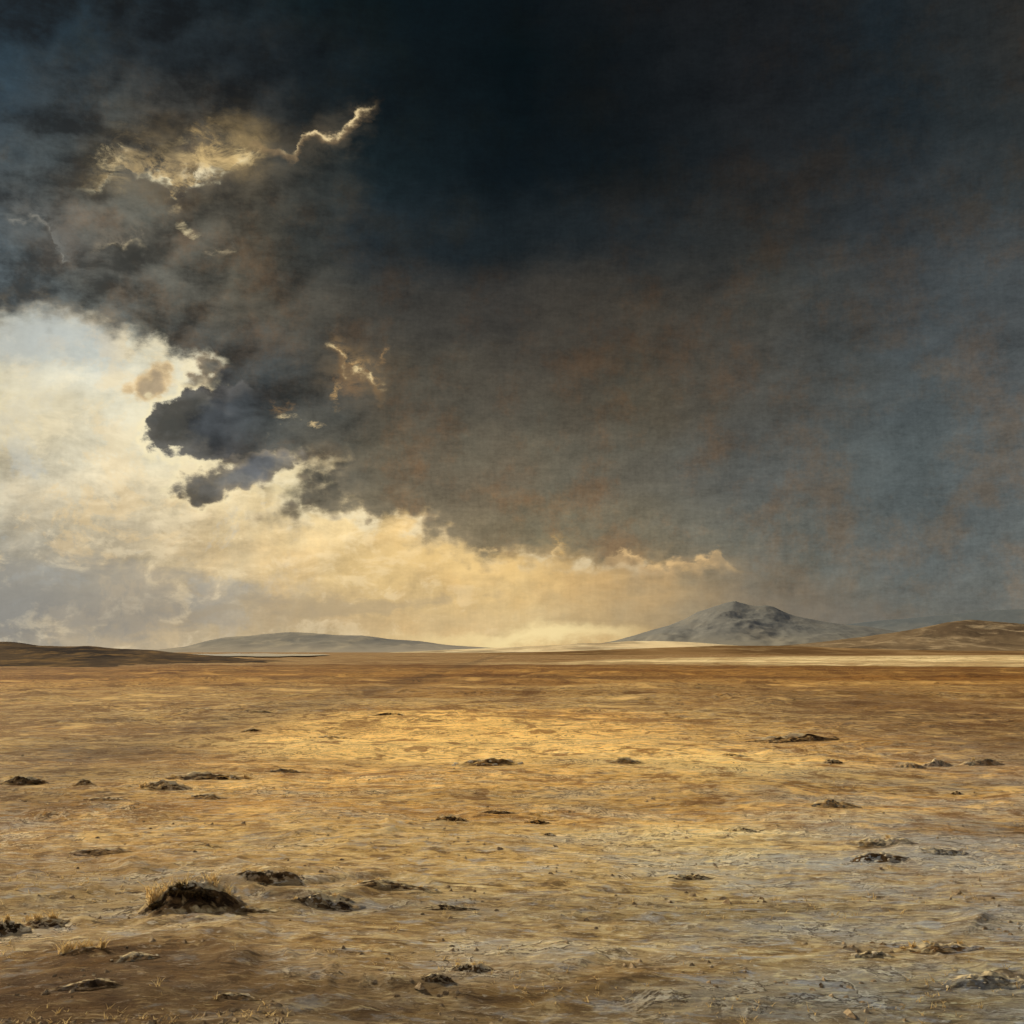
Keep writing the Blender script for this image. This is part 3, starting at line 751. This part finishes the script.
def hill(name, crest, dist, depth, mat, rough=0.12, rscale=None, seed=1, ncol=420, nrow=70, power=1.3, back=0.8):
    """real hill range: crest line given as (column, row) sightings at its true distance"""
    xs = np.array([p[0] for p in crest], float); ys = np.array([p[1] for p in crest], float)
    px = np.linspace(xs[0], xs[-1], ncol)
    k = np.linspace(-1, 1, 9); ker = np.exp(-k * k * 3); ker /= ker.sum()
    py = np.interp(px, xs, ys)
    py = np.convolve(np.pad(py, 4, mode='edge'), ker, 'valid')
    azs = []; hs = []
    for a, b_ in zip(px, py):
        x, y, z = ray(a, b_)
        azs.append(math.atan2(x, y)); hs.append(EYE + z / math.hypot(x, y) * dist)
    azs = np.array(azs); hs = np.array(hs)
    t = np.concatenate([np.linspace(0, 1, nrow), 1 + np.linspace(0, 1, nrow // 3)[1:]])
    T, AZm = np.meshgrid(t, azs, indexing='ij')
    kb = np.hanning(101); kb /= kb.sum()
    blur = np.convolve(np.pad(hs, 50, mode='edge'), kb, 'valid')
    wob = np.clip(1 - T, 0, 1) * (azs[-1] - azs[0]) * (0.16 * fbm(T * 2.6 + seed, AZm * 26, 3, seed + 40) + 0.05)
    Hm = np.interp(AZm + wob, azs, hs) * T.clip(0, 1) ** 3 + np.interp(AZm + wob, azs, blur) * (1 - T.clip(0, 1) ** 3)
    rad = dist + (T - 1) * np.where(T <= 1, depth, depth * back)
    Xm, Ym = np.sin(AZm) * rad, np.cos(AZm) * rad
    prof = np.where(T <= 1, np.clip(T, 0, 1) ** power, np.clip(2 - T, 0, 1) ** 1.2)
    sc = rscale or depth * 0.35
    rn = ridged(Xm / sc, Ym / sc, 5, seed) - 0.62
    keep = 1 - 0.8 * np.clip(T, 0, 1) ** 5          # the crest line itself stays as sighted
    Zm = Hm * prof * (1 + rough * 2.4 * rn * keep)
    e = np.minimum(sstep(np.arange(ncol), 0, 14), sstep(ncol - 1 - np.arange(ncol), 0, 14))
    Zm = Zm * e - 0.02 * np.maximum(hs.max(), 1) * (1 - prof) - 0.6
    me = mesh_from(name, np.stack([Xm, Ym, Zm], -1).reshape(-1, 3), grid_faces(len(t), ncol))
    return obj(name, me, mat, kind='structure')

hill('far_hills', [(740, 650), (790, 638), (830, 626), (880, 620), (940, 615), (1000, 610), (1060, 607), (1130, 605), (1200, 612), (1260, 640), (1300, 650)], 15000, 2500,
     hill_mat('far_blue_hills', (0.13, 0.15, 0.17, 1), (0.18, 0.19, 0.195, 1), 900), 0.08, 1500, 3)
hill('blue_hill', [(90, 655), (150, 651), (188, 646), (206, 641), (226, 637), (246, 636), (262, 634), (290, 632), (310, 633), (335, 635), (362, 635), (390, 639), (420, 641), (450, 645), (480, 647), (510, 649), (560, 650), (640, 653)], 8000, 1800,
     hill_mat('hazy_blue_hill', (0.185, 0.187, 0.185, 1), (0.28, 0.265, 0.235, 1), 600, (0.45, 0.40, 0.31, 1), 0.5, (80, (0.34, 0.31, 0.265, 1))), 0.14, 600, 5)
hill('mountain', [(440, 654), (520, 650), (580, 646), (614, 641), (636, 635), (654, 629), (668, 625), (684, 619), (697, 612), (708, 609), (718, 606), (727, 603), (735, 601), (743, 603), (751, 605.5), (758, 606), (765, 605.5),
                  (774, 607.5), (782, 611), (792, 615), (806, 618), (822, 621), (842, 624), (865, 626), (890, 630), (930, 636), (980, 643), (1040, 652)], 6500, 2200,
     hill_mat('mountain_rock', (0.165, 0.172, 0.175, 1), (0.20, 0.20, 0.195, 1), 900, (0.34, 0.30, 0.235, 1), 0.25, (130, (0.26, 0.245, 0.21, 1))), 0.14, 560, 8, ncol=720, nrow=150, power=1.7)
hill('pale_hill', [(380, 653), (440, 650), (490, 648), (530, 646), (560, 645), (580, 643), (600, 643), (630, 641), (660, 641), (690, 642), (720, 644), (760, 647), (800, 652)], 4500, 1300,
     hill_mat('pale_foothill', (0.34, 0.27, 0.18, 1), (0.82, 0.66, 0.42, 1), 420, (0.85, 0.74, 0.50, 1), 0.8), 0.12, 380, 12, ncol=520, nrow=90)
hill('brown_hill', [(690, 652), (760, 647), (820, 642), (860, 637), (890, 633), (910, 630), (930, 626), (950, 622), (968, 620), (985, 621), (1024, 624), (1080, 626), (1140, 632), (1200, 640), (1260, 652)], 3000, 900,
     hill_mat('brown_hill_turf', (0.105, 0.075, 0.05, 1), (0.20, 0.145, 0.09, 1), 160, (0.60, 0.47, 0.30, 1), 0.38), 0.16, 220, 15, ncol=520, nrow=90)
hill('umber_rise', [(360, 656), (430, 655), (500, 652), (560, 651), (610, 649), (660, 647), (720, 645), (780, 645), (840, 647), (900, 649), (960, 650), (1040, 650), (1120, 655)], 1100, 380,
     hill_mat('umber_heath', (0.13, 0.075, 0.035, 1), (0.26, 0.16, 0.075, 1), 90, (0.50, 0.36, 0.19, 1), 0.35), 0.12, 110, 18, ncol=520, nrow=60)
hill('dark_hill', [(-420, 656), (-260, 646), (-160, 640), (-80, 637), (-20, 640), (8, 638.5), (24, 640), (40, 643), (70, 644), (90, 643), (112, 645), (150, 647), (176, 650.5), (215, 653), (250, 656.5), (300, 659), (350, 660), (420, 661)], 270, 125,
     hill_mat('dark_heath', (0.050, 0.042, 0.038, 1), (0.115, 0.085, 0.06, 1), 14, (0.30, 0.19, 0.085, 1), 0.55), 0.17, 26, 21, ncol=620, nrow=90, power=1.15)
# a sheet of bright water lying beyond the dark hill
def lake(x0, x1, y0, y1):
    n_ = 90; vs = []
    for i in range(n_ + 1):
        t = i / n_; px = x0 + (x1 - x0) * t
        w_ = math.sin(math.pi * t) ** 0.5
        a = 1 + 0.5 * float(perlin(np.array([t * 7.0]), np.array([0.3]), 90)[0]); bq = 1 + 0.5 * float(perlin(np.array([t * 6.0]), np.array([4.3]), 91)[0])
        ym = (y0 + y1) / 2
        for yy in (ym + (y1 - ym) * w_ * a + 0.02, ym - (ym - y0) * w_ * bq):
            gx, gy = on_ground(px, max(yy, HOR + 0.5)); vs.append((gx, gy, 0.5))
    return mesh_from('lake', vs, grid_faces(n_ + 1, 2))

m_lake, n, b = new_mat('still_water')
b.inputs['Base Color'].default_value = (0.30, 0.30, 0.28, 1); b.inputs['Roughness'].default_value = 0.12; b.inputs['Specular IOR Level'].default_value = 0.5
obj('lake', lake(180, 330, 653.9, 657.5), m_lake, kind='structure')
# ------------------------------------------------------------------ small relief on the plain
def mound_mesh(L, Wd, Hh, seed, rag=0.5, dens=0.4):
    """low heap of earth with a ragged crest; L across, Wd deep, metres"""
    nr, nc = 34, 110
    rad = np.concatenate([[0.0], np.linspace(0.04, 1.0, nr - 1)])
    th = np.linspace(0, 2 * np.pi, nc, endpoint=False)
    TH, RD = np.meshgrid(th, rad)
    wob = 1 + 0.28 * fbm(np.cos(TH) * 1.4 + seed, np.sin(TH) * 1.4, 3, seed)
    ux, uy = np.cos(TH) * RD * wob, np.sin(TH) * RD * wob
    x, y = ux * L / 2, uy * Wd / 2
    base = np.clip(1 - RD ** 2, 0, 1) ** 1.9
    cr = 1 + rag * fbm(x / (0.16 * L) + seed, y / (0.20 * Wd) - seed, 4, seed + 3) * 1.1
    cr2 = ridged(x / (0.10 * L + 0.03) + seed, y / (0.12 * Wd + 0.03), 4, seed + 9) - 0.62
    h = Hh * base * np.clip(cr, 0.3, 1.7) + Hh * 0.40 * rag * cr2 * base ** 0.6
    h = h - 0.05 * np.clip(RD - 0.8, 0, 1) / 0.2 * (1 if Hh > 0.03 else 0.5)
    yn = y / (Wd / 2)
    front = sstep(-yn, 0.02, 0.30)                      # the face away from the sun, its shade painted dark
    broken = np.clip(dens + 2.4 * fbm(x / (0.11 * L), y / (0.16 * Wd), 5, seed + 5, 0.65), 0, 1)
    front_shade = np.clip(front * sstep(base, 0.02, 0.30) * broken * 1.9, 0, 1)
    rim = np.clip((1 - front) * sstep(base, 0.15, 0.6) * (0.5 + 1.0 * fbm(x / (0.1 * L), y / (0.2 * Wd), 3, seed + 7)), 0, 1)  # sunlit crest, put into the colour as a pale edge
    return x, y, h, front_shade, rim, nr, nc
def build_mound(root, L, Wd, Hh, mat, seed, rag=0.5, dens=0.4):
    ox, oy, _ = root.location; rz = root.rotation_euler.z
    x, y, h, front_shade, rim, nr, nc = mound_mesh(L, Wd, Hh, seed, rag, dens)
    c_, s_ = math.cos(rz), math.sin(rz)
    z = terrain(ox + x * c_ - y * s_, oy + x * s_ + y * c_) - root.location.z + h
    me = mesh_from('earth', np.stack([x, y, z], -1).reshape(-1, 3), grid_faces(nr, nc, True))
    at = me.attributes.new('front_shade', 'FLOAT', 'POINT'); at.data.foreach_set('value', front_shade.astype(np.float32).ravel())
    at = me.attributes.new('rim', 'FLOAT', 'POINT'); at.data.foreach_set('value', rim.astype(np.float32).ravel())
    o = obj('earth', me, mat, root)
    def top(lx, ly):
        i = np.argmin((x - lx) ** 2 + (y - ly) ** 2); return float(z.ravel()[i])
    return o, top
def stone_mesh(sx, sy, sz, seed):
    nr, nc = 9, 14
    th = np.linspace(0, 2 * np.pi, nc, endpoint=False); ph = np.linspace(0.0, np.pi, nr)
    T, Q = np.meshgrid(th, ph)
    nx, ny, nz = np.sin(Q) * np.cos(T), np.sin(Q) * np.sin(T), np.cos(Q)
    d = 1 + 0.45 * perlin(nx * 1.6 + seed, ny * 1.6 + nz * 1.3, seed) + 0.18 * perlin(nx * 4 + nz * 3, ny * 4 + seed, seed + 4)
    sq = lambda v: np.sign(v) * np.abs(v) ** 0.75
    return mesh_from('stone', np.stack([sq(nx) * d * sx / 2, sq(ny) * d * sy / 2, sq(nz) * d * sz / 2], -1).reshape(-1, 3), grid_faces(nr, nc, True), smooth=False)
def blades(pts, hmin, hmax, width, lean, rs, per=7):
    """grass blades as tapered three-segment strips"""
    V = []; Fc = []
    for (px, py, pz) in pts:
        for k in range(per):
            a = rs.uniform(0, 2 * math.pi); hh = rs.uniform(hmin, hmax); ln = rs.uniform(0.2, 1.0) * lean * hh
            wd = width * rs.uniform(0.6, 1.3); bx_, by_ = px + rs.uniform(-1, 1) * hmax * 0.18, py + rs.uniform(-1, 1) * hmax * 0.18
            ca, sa = math.cos(a), math.sin(a); fa = rs.uniform(0, math.pi); wx, wy = math.cos(fa), math.sin(fa)
            i0 = len(V)
            for t in (0.0, 0.4, 0.75):
                q = wd * (1 - t) * 0.5 + 0.0004
                cx_, cy_, cz_ = bx_ + ca * ln * t * t, by_ + sa * ln * t * t, pz - 0.01 + hh * t
                V += [(cx_ - wx * q, cy_ - wy * q, cz_), (cx_ + wx * q, cy_ + wy * q, cz_)]
            V.append((bx_ + ca * ln, by_ + sa * ln, pz - 0.01 + hh * (1 - 0.12 * lean)))
            Fc += [(i0, i0 + 1, i0 + 3, i0 + 2), (i0 + 2, i0 + 3, i0 + 5, i0 + 4), (i0 + 4, i0 + 5, i0 + 6)]
    return V, Fc
class RS:
    def __init__(self, s): self.r = random.Random(s)
    def uniform(self, a, b): return self.r.uniform(a, b)

MATS = {'dark': m_dark, 'brown': m_brown, 'grey': m_grey}
GROUPS = {'earth_mound': 'earth mounds scattered over the plain', 'earth_bank': 'low earth banks across the plain', 'earth_clods': 'broken clods of earth on the plain',
          'stony_patch': 'patches of loose stones on the plain', 'grass_hummock': 'straw hummocks on the plain'}
def feature(name, px, py, wpx, hpx, label, cat, mat='brown', rag=0.5, tufts=0, shrubs=0, stones=0, stone_mat_=None, rz=0.0, group=None, deep=0.9, tuft_h=1.0, seed=None, stone_k=1.0):
    """px,py: sighting of the middle of the base; wpx,hpx: its apparent size, turned into metres at its distance"""
    gx, gy = on_ground(px, py)
    dist = math.hypot(gx, gy); k = dist / F
    L, Hh = wpx * k * 1.15, hpx * k * (0.52 if wpx < 95 else 0.66)
    Wd = max(L * 0.42 * deep, Hh * 2.6)
    seed = seed or (int(px) * 7 + int(py) * 13) % 997
    rs = RS(seed)
    group = group or GROUPS[name]
    root = thing(name, label, cat, (gx, gy, gz(gx, gy)), rz, group)
    e, top = build_mound(root, L, Wd, Hh, MATS[mat], seed, rag, {'dark': 0.34, 'brown': 0.18, 'grey': 0.12}[mat] + (0.36 if wpx > 95 and mat == 'dark' else 0))
    for i in range(tufts):
        lx = rs.uniform(-0.36, 0.36) * L; ly = rs.uniform(-0.05, 0.3) * Wd
        s = tuft_h * (0.6 + 0.6 * rs.uniform(0, 1)) * max(0.05, min(0.14, Hh * 0.8))
        pts = [(rs.uniform(-1, 1) * min(0.05 * L, s * 0.25), rs.uniform(-1, 1) * min(0.06 * Wd, s * 0.2), 0.0) for _ in range(5)]
        V, Fc = blades(pts, 0.3 * s, 1.1 * s, 0.009 + 0.0007 * dist, 1.1, rs, 5)
        t = obj('grass_tuft', mesh_from('grass_tuft', V, Fc, False), m_straw, root); t.location = (lx, ly, top(lx, ly))
    for i in range(shrubs):
        lx = rs.uniform(-0.26, 0.26) * L; ly = rs.uniform(-0.26, -0.02) * Wd
        pts = [(rs.uniform(-1, 1) * 0.07 * L, rs.uniform(-1, 1) * 0.08 * Wd, -0.01) for _ in range(30)]
        V, Fc = blades(pts, 0.015, 0.22 * Hh + 0.02, 0.012, 1.5, rs, 8)
        t = obj('dark_shrub', mesh_from('dark_shrub', V, Fc, False), m_shrub, root); t.location = (lx, ly, top(lx, ly))
    for i in range(stones):
        lx = rs.uniform(-0.46, 0.46) * L; ly = rs.uniform(-0.42, 0.25) * Wd
        s = rs.uniform(0.3, 1.0) * 0.55 * min(max(Hh, 0.035), 0.11) * stone_k
        o = obj('stone', stone_mesh(s * rs.uniform(1.2, 2.2), s * rs.uniform(0.9, 1.4), s * rs.uniform(0.6, 1.0), seed + i), stone_mat_ or m_pale_stone, root)
        o.location = (lx, ly, top(lx, ly) + 0.15 * s); o.rotation_euler = (rs.uniform(-.2, .2), rs.uniform(-.2, .2), rs.uniform(0, 6))
    return root
M, RDG = 'earth_mound', 'earth_bank'
fe = feature
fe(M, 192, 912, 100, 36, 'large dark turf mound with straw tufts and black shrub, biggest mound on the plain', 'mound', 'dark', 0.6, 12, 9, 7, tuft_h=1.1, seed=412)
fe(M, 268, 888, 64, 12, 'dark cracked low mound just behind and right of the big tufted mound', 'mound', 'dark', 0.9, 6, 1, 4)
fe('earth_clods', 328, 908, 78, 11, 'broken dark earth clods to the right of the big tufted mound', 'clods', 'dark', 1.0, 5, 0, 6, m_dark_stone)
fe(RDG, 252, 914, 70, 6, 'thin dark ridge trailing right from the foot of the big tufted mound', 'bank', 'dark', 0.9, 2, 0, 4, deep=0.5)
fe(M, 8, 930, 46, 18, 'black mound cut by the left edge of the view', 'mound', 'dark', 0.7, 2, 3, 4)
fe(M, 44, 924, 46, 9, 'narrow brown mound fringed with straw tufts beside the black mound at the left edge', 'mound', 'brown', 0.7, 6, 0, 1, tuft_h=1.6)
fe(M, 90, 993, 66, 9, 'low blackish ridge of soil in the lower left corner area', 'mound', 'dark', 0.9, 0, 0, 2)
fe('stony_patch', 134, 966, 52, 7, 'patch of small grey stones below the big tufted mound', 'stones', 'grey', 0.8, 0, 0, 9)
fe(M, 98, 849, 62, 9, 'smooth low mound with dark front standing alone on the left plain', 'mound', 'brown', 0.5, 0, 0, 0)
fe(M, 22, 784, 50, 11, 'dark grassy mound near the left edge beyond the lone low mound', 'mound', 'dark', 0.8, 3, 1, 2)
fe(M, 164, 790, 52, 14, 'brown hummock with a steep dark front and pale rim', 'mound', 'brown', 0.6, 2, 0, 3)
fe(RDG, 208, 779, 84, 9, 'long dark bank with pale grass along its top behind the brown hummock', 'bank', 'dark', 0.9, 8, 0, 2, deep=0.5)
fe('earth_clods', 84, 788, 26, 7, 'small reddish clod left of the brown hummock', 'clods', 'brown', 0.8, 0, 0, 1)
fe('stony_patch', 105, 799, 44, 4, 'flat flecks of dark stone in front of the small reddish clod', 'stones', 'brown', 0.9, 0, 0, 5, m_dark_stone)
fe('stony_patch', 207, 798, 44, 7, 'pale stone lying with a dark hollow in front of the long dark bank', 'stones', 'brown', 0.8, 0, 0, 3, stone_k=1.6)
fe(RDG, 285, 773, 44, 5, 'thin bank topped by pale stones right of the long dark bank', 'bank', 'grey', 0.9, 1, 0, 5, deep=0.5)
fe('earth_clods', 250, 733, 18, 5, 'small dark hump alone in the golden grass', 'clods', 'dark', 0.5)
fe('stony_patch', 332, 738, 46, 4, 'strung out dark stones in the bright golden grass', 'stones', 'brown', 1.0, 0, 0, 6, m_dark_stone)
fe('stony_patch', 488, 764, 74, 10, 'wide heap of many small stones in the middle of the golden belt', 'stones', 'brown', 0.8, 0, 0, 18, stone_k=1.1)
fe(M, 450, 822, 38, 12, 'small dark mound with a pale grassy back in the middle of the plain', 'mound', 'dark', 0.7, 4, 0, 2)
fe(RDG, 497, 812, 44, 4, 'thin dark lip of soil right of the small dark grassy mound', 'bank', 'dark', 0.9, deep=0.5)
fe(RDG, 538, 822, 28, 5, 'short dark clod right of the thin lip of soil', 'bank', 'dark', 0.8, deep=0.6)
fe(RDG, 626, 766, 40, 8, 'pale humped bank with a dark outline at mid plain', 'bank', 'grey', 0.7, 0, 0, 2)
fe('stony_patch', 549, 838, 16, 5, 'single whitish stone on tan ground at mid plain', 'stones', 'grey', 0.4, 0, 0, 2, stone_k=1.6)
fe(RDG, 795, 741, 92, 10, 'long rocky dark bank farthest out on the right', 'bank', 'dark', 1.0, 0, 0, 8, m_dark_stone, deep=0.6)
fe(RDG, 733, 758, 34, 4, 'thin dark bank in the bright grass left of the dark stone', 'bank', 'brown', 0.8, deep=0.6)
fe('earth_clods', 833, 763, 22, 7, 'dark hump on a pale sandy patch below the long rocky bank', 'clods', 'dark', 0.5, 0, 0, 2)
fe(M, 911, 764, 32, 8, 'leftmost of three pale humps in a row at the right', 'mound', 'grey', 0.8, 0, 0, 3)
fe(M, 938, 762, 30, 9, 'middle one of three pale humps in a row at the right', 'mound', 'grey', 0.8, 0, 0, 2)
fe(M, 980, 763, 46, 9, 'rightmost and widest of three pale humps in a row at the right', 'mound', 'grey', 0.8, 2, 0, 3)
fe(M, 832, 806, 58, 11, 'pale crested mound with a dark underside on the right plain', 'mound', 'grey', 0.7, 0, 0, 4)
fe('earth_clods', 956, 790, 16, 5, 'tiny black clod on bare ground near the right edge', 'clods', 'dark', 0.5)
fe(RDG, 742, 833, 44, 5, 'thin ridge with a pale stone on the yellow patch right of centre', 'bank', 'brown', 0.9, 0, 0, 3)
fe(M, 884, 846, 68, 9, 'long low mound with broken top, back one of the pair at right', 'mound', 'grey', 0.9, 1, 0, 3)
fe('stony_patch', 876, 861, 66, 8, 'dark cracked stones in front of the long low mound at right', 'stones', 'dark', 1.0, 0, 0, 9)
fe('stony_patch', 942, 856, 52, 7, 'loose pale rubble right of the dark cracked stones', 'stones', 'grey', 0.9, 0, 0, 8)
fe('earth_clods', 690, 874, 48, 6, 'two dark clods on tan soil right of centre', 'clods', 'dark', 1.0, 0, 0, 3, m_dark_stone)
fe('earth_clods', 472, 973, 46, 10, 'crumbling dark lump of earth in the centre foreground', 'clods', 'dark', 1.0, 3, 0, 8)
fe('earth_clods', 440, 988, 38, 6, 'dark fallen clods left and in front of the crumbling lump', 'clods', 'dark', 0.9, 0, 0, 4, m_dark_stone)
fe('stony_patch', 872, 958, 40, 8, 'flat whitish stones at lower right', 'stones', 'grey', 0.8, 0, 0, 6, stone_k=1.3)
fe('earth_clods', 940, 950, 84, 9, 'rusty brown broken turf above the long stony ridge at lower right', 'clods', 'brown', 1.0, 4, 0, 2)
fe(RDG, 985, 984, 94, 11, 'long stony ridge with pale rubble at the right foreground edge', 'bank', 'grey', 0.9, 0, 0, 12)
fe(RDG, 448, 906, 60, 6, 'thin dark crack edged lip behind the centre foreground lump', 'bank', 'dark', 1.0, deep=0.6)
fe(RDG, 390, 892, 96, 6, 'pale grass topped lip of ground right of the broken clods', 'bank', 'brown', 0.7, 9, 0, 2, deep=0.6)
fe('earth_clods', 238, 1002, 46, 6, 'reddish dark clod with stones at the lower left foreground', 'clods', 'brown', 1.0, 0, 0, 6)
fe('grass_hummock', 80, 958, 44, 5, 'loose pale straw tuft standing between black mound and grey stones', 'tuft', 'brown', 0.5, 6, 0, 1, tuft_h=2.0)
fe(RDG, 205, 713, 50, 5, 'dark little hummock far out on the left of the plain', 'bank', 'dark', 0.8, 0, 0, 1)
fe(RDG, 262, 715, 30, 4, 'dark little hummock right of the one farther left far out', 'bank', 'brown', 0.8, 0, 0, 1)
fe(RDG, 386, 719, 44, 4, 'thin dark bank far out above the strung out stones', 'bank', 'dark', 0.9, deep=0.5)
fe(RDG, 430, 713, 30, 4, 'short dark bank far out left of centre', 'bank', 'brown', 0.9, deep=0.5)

# ------------------------------------------------------------------ loose litter nobody could count
rs = RS(99)
V = []; Fc = []
pts = []
for i in range(5200):
    py = 1060 - 330 * rs.uniform(0, 1) ** 1.4; px = rs.uniform(-160, 1184)
    gx, gy = on_ground(px, py)
    dens = float(fbm(np.array([gx / 1.6]), np.array([gy / 1.1]), 2, 77)[0])
    if dens < 0.05 + 0.3 * rs.uniform(0, 1): continue
    pts.append((gx, gy))
pz = terrain(np.array([p[0] for p in pts]), np.array([p[1] for p in pts]))
V, Fc = [], []
for (p, z) in zip(pts, pz):
    d = math.hypot(*p); s = rs.uniform(0.012, 0.045) * (1 + d / 40)
    v, f = blades([(p[0], p[1], z)], 0.4 * s, 1.3 * s, 0.004 + 0.0005 * d, 1.4, rs, 4)
    k = len(V); V += v; Fc += [tuple(i + k for i in q) for q in f]
tag(obj('grass', mesh_from('grass', V, Fc, False), m_straw, kind='stuff'), 'short sparse straw stubble scattered over the dry plain', 'grass')
V, Fc = [], []
for i in range(3600):
    py = 1060 - 340 * rs.uniform(0, 1) ** 1.5; px = rs.uniform(-160, 1184)
    gx, gy = on_ground(px, py)
    if float(fbm(np.array([gx / 1.1]), np.array([gy / 0.7]), 2, 78)[0]) < 0.02 + 0.35 * rs.uniform(0, 1): continue
    d = math.hypot(gx, gy); s = rs.uniform(0.006, 0.02) * (1 + d / 30) * (2.0 if rs.uniform(0, 1) < 0.06 else 1)
    z = gz(gx, gy); k = len(V); a0 = rs.uniform(0, 6)
    for (lx, ly, lz) in ((-1.3, -0.2, 0), (-0.2, -0.8, 0), (1.2, -0.3, 0), (0.7, 0.7, 0), (-0.6, 0.8, 0), (-0.5, 0.0, 0.7), (0.5, 0.05, 0.85)):
        q = rs.uniform(0.7, 1.2)
        V.append((gx + q * s * (lx * math.cos(a0) - ly * math.sin(a0)), gy + q * s * (lx * math.sin(a0) + ly * math.cos(a0)), z - 0.15 * s + s * lz * q))
    Fc += [tuple(k + j for j in f) for f in ((0, 1, 5), (1, 6, 5), (1, 2, 6), (2, 3, 6), (3, 4, 5, 6), (4, 0, 5))]
tag(obj('gravel', mesh_from('gravel', V, Fc, False), m_gravel, kind='stuff'), 'small pale chips of stone strewn over the dry plain', 'gravel')
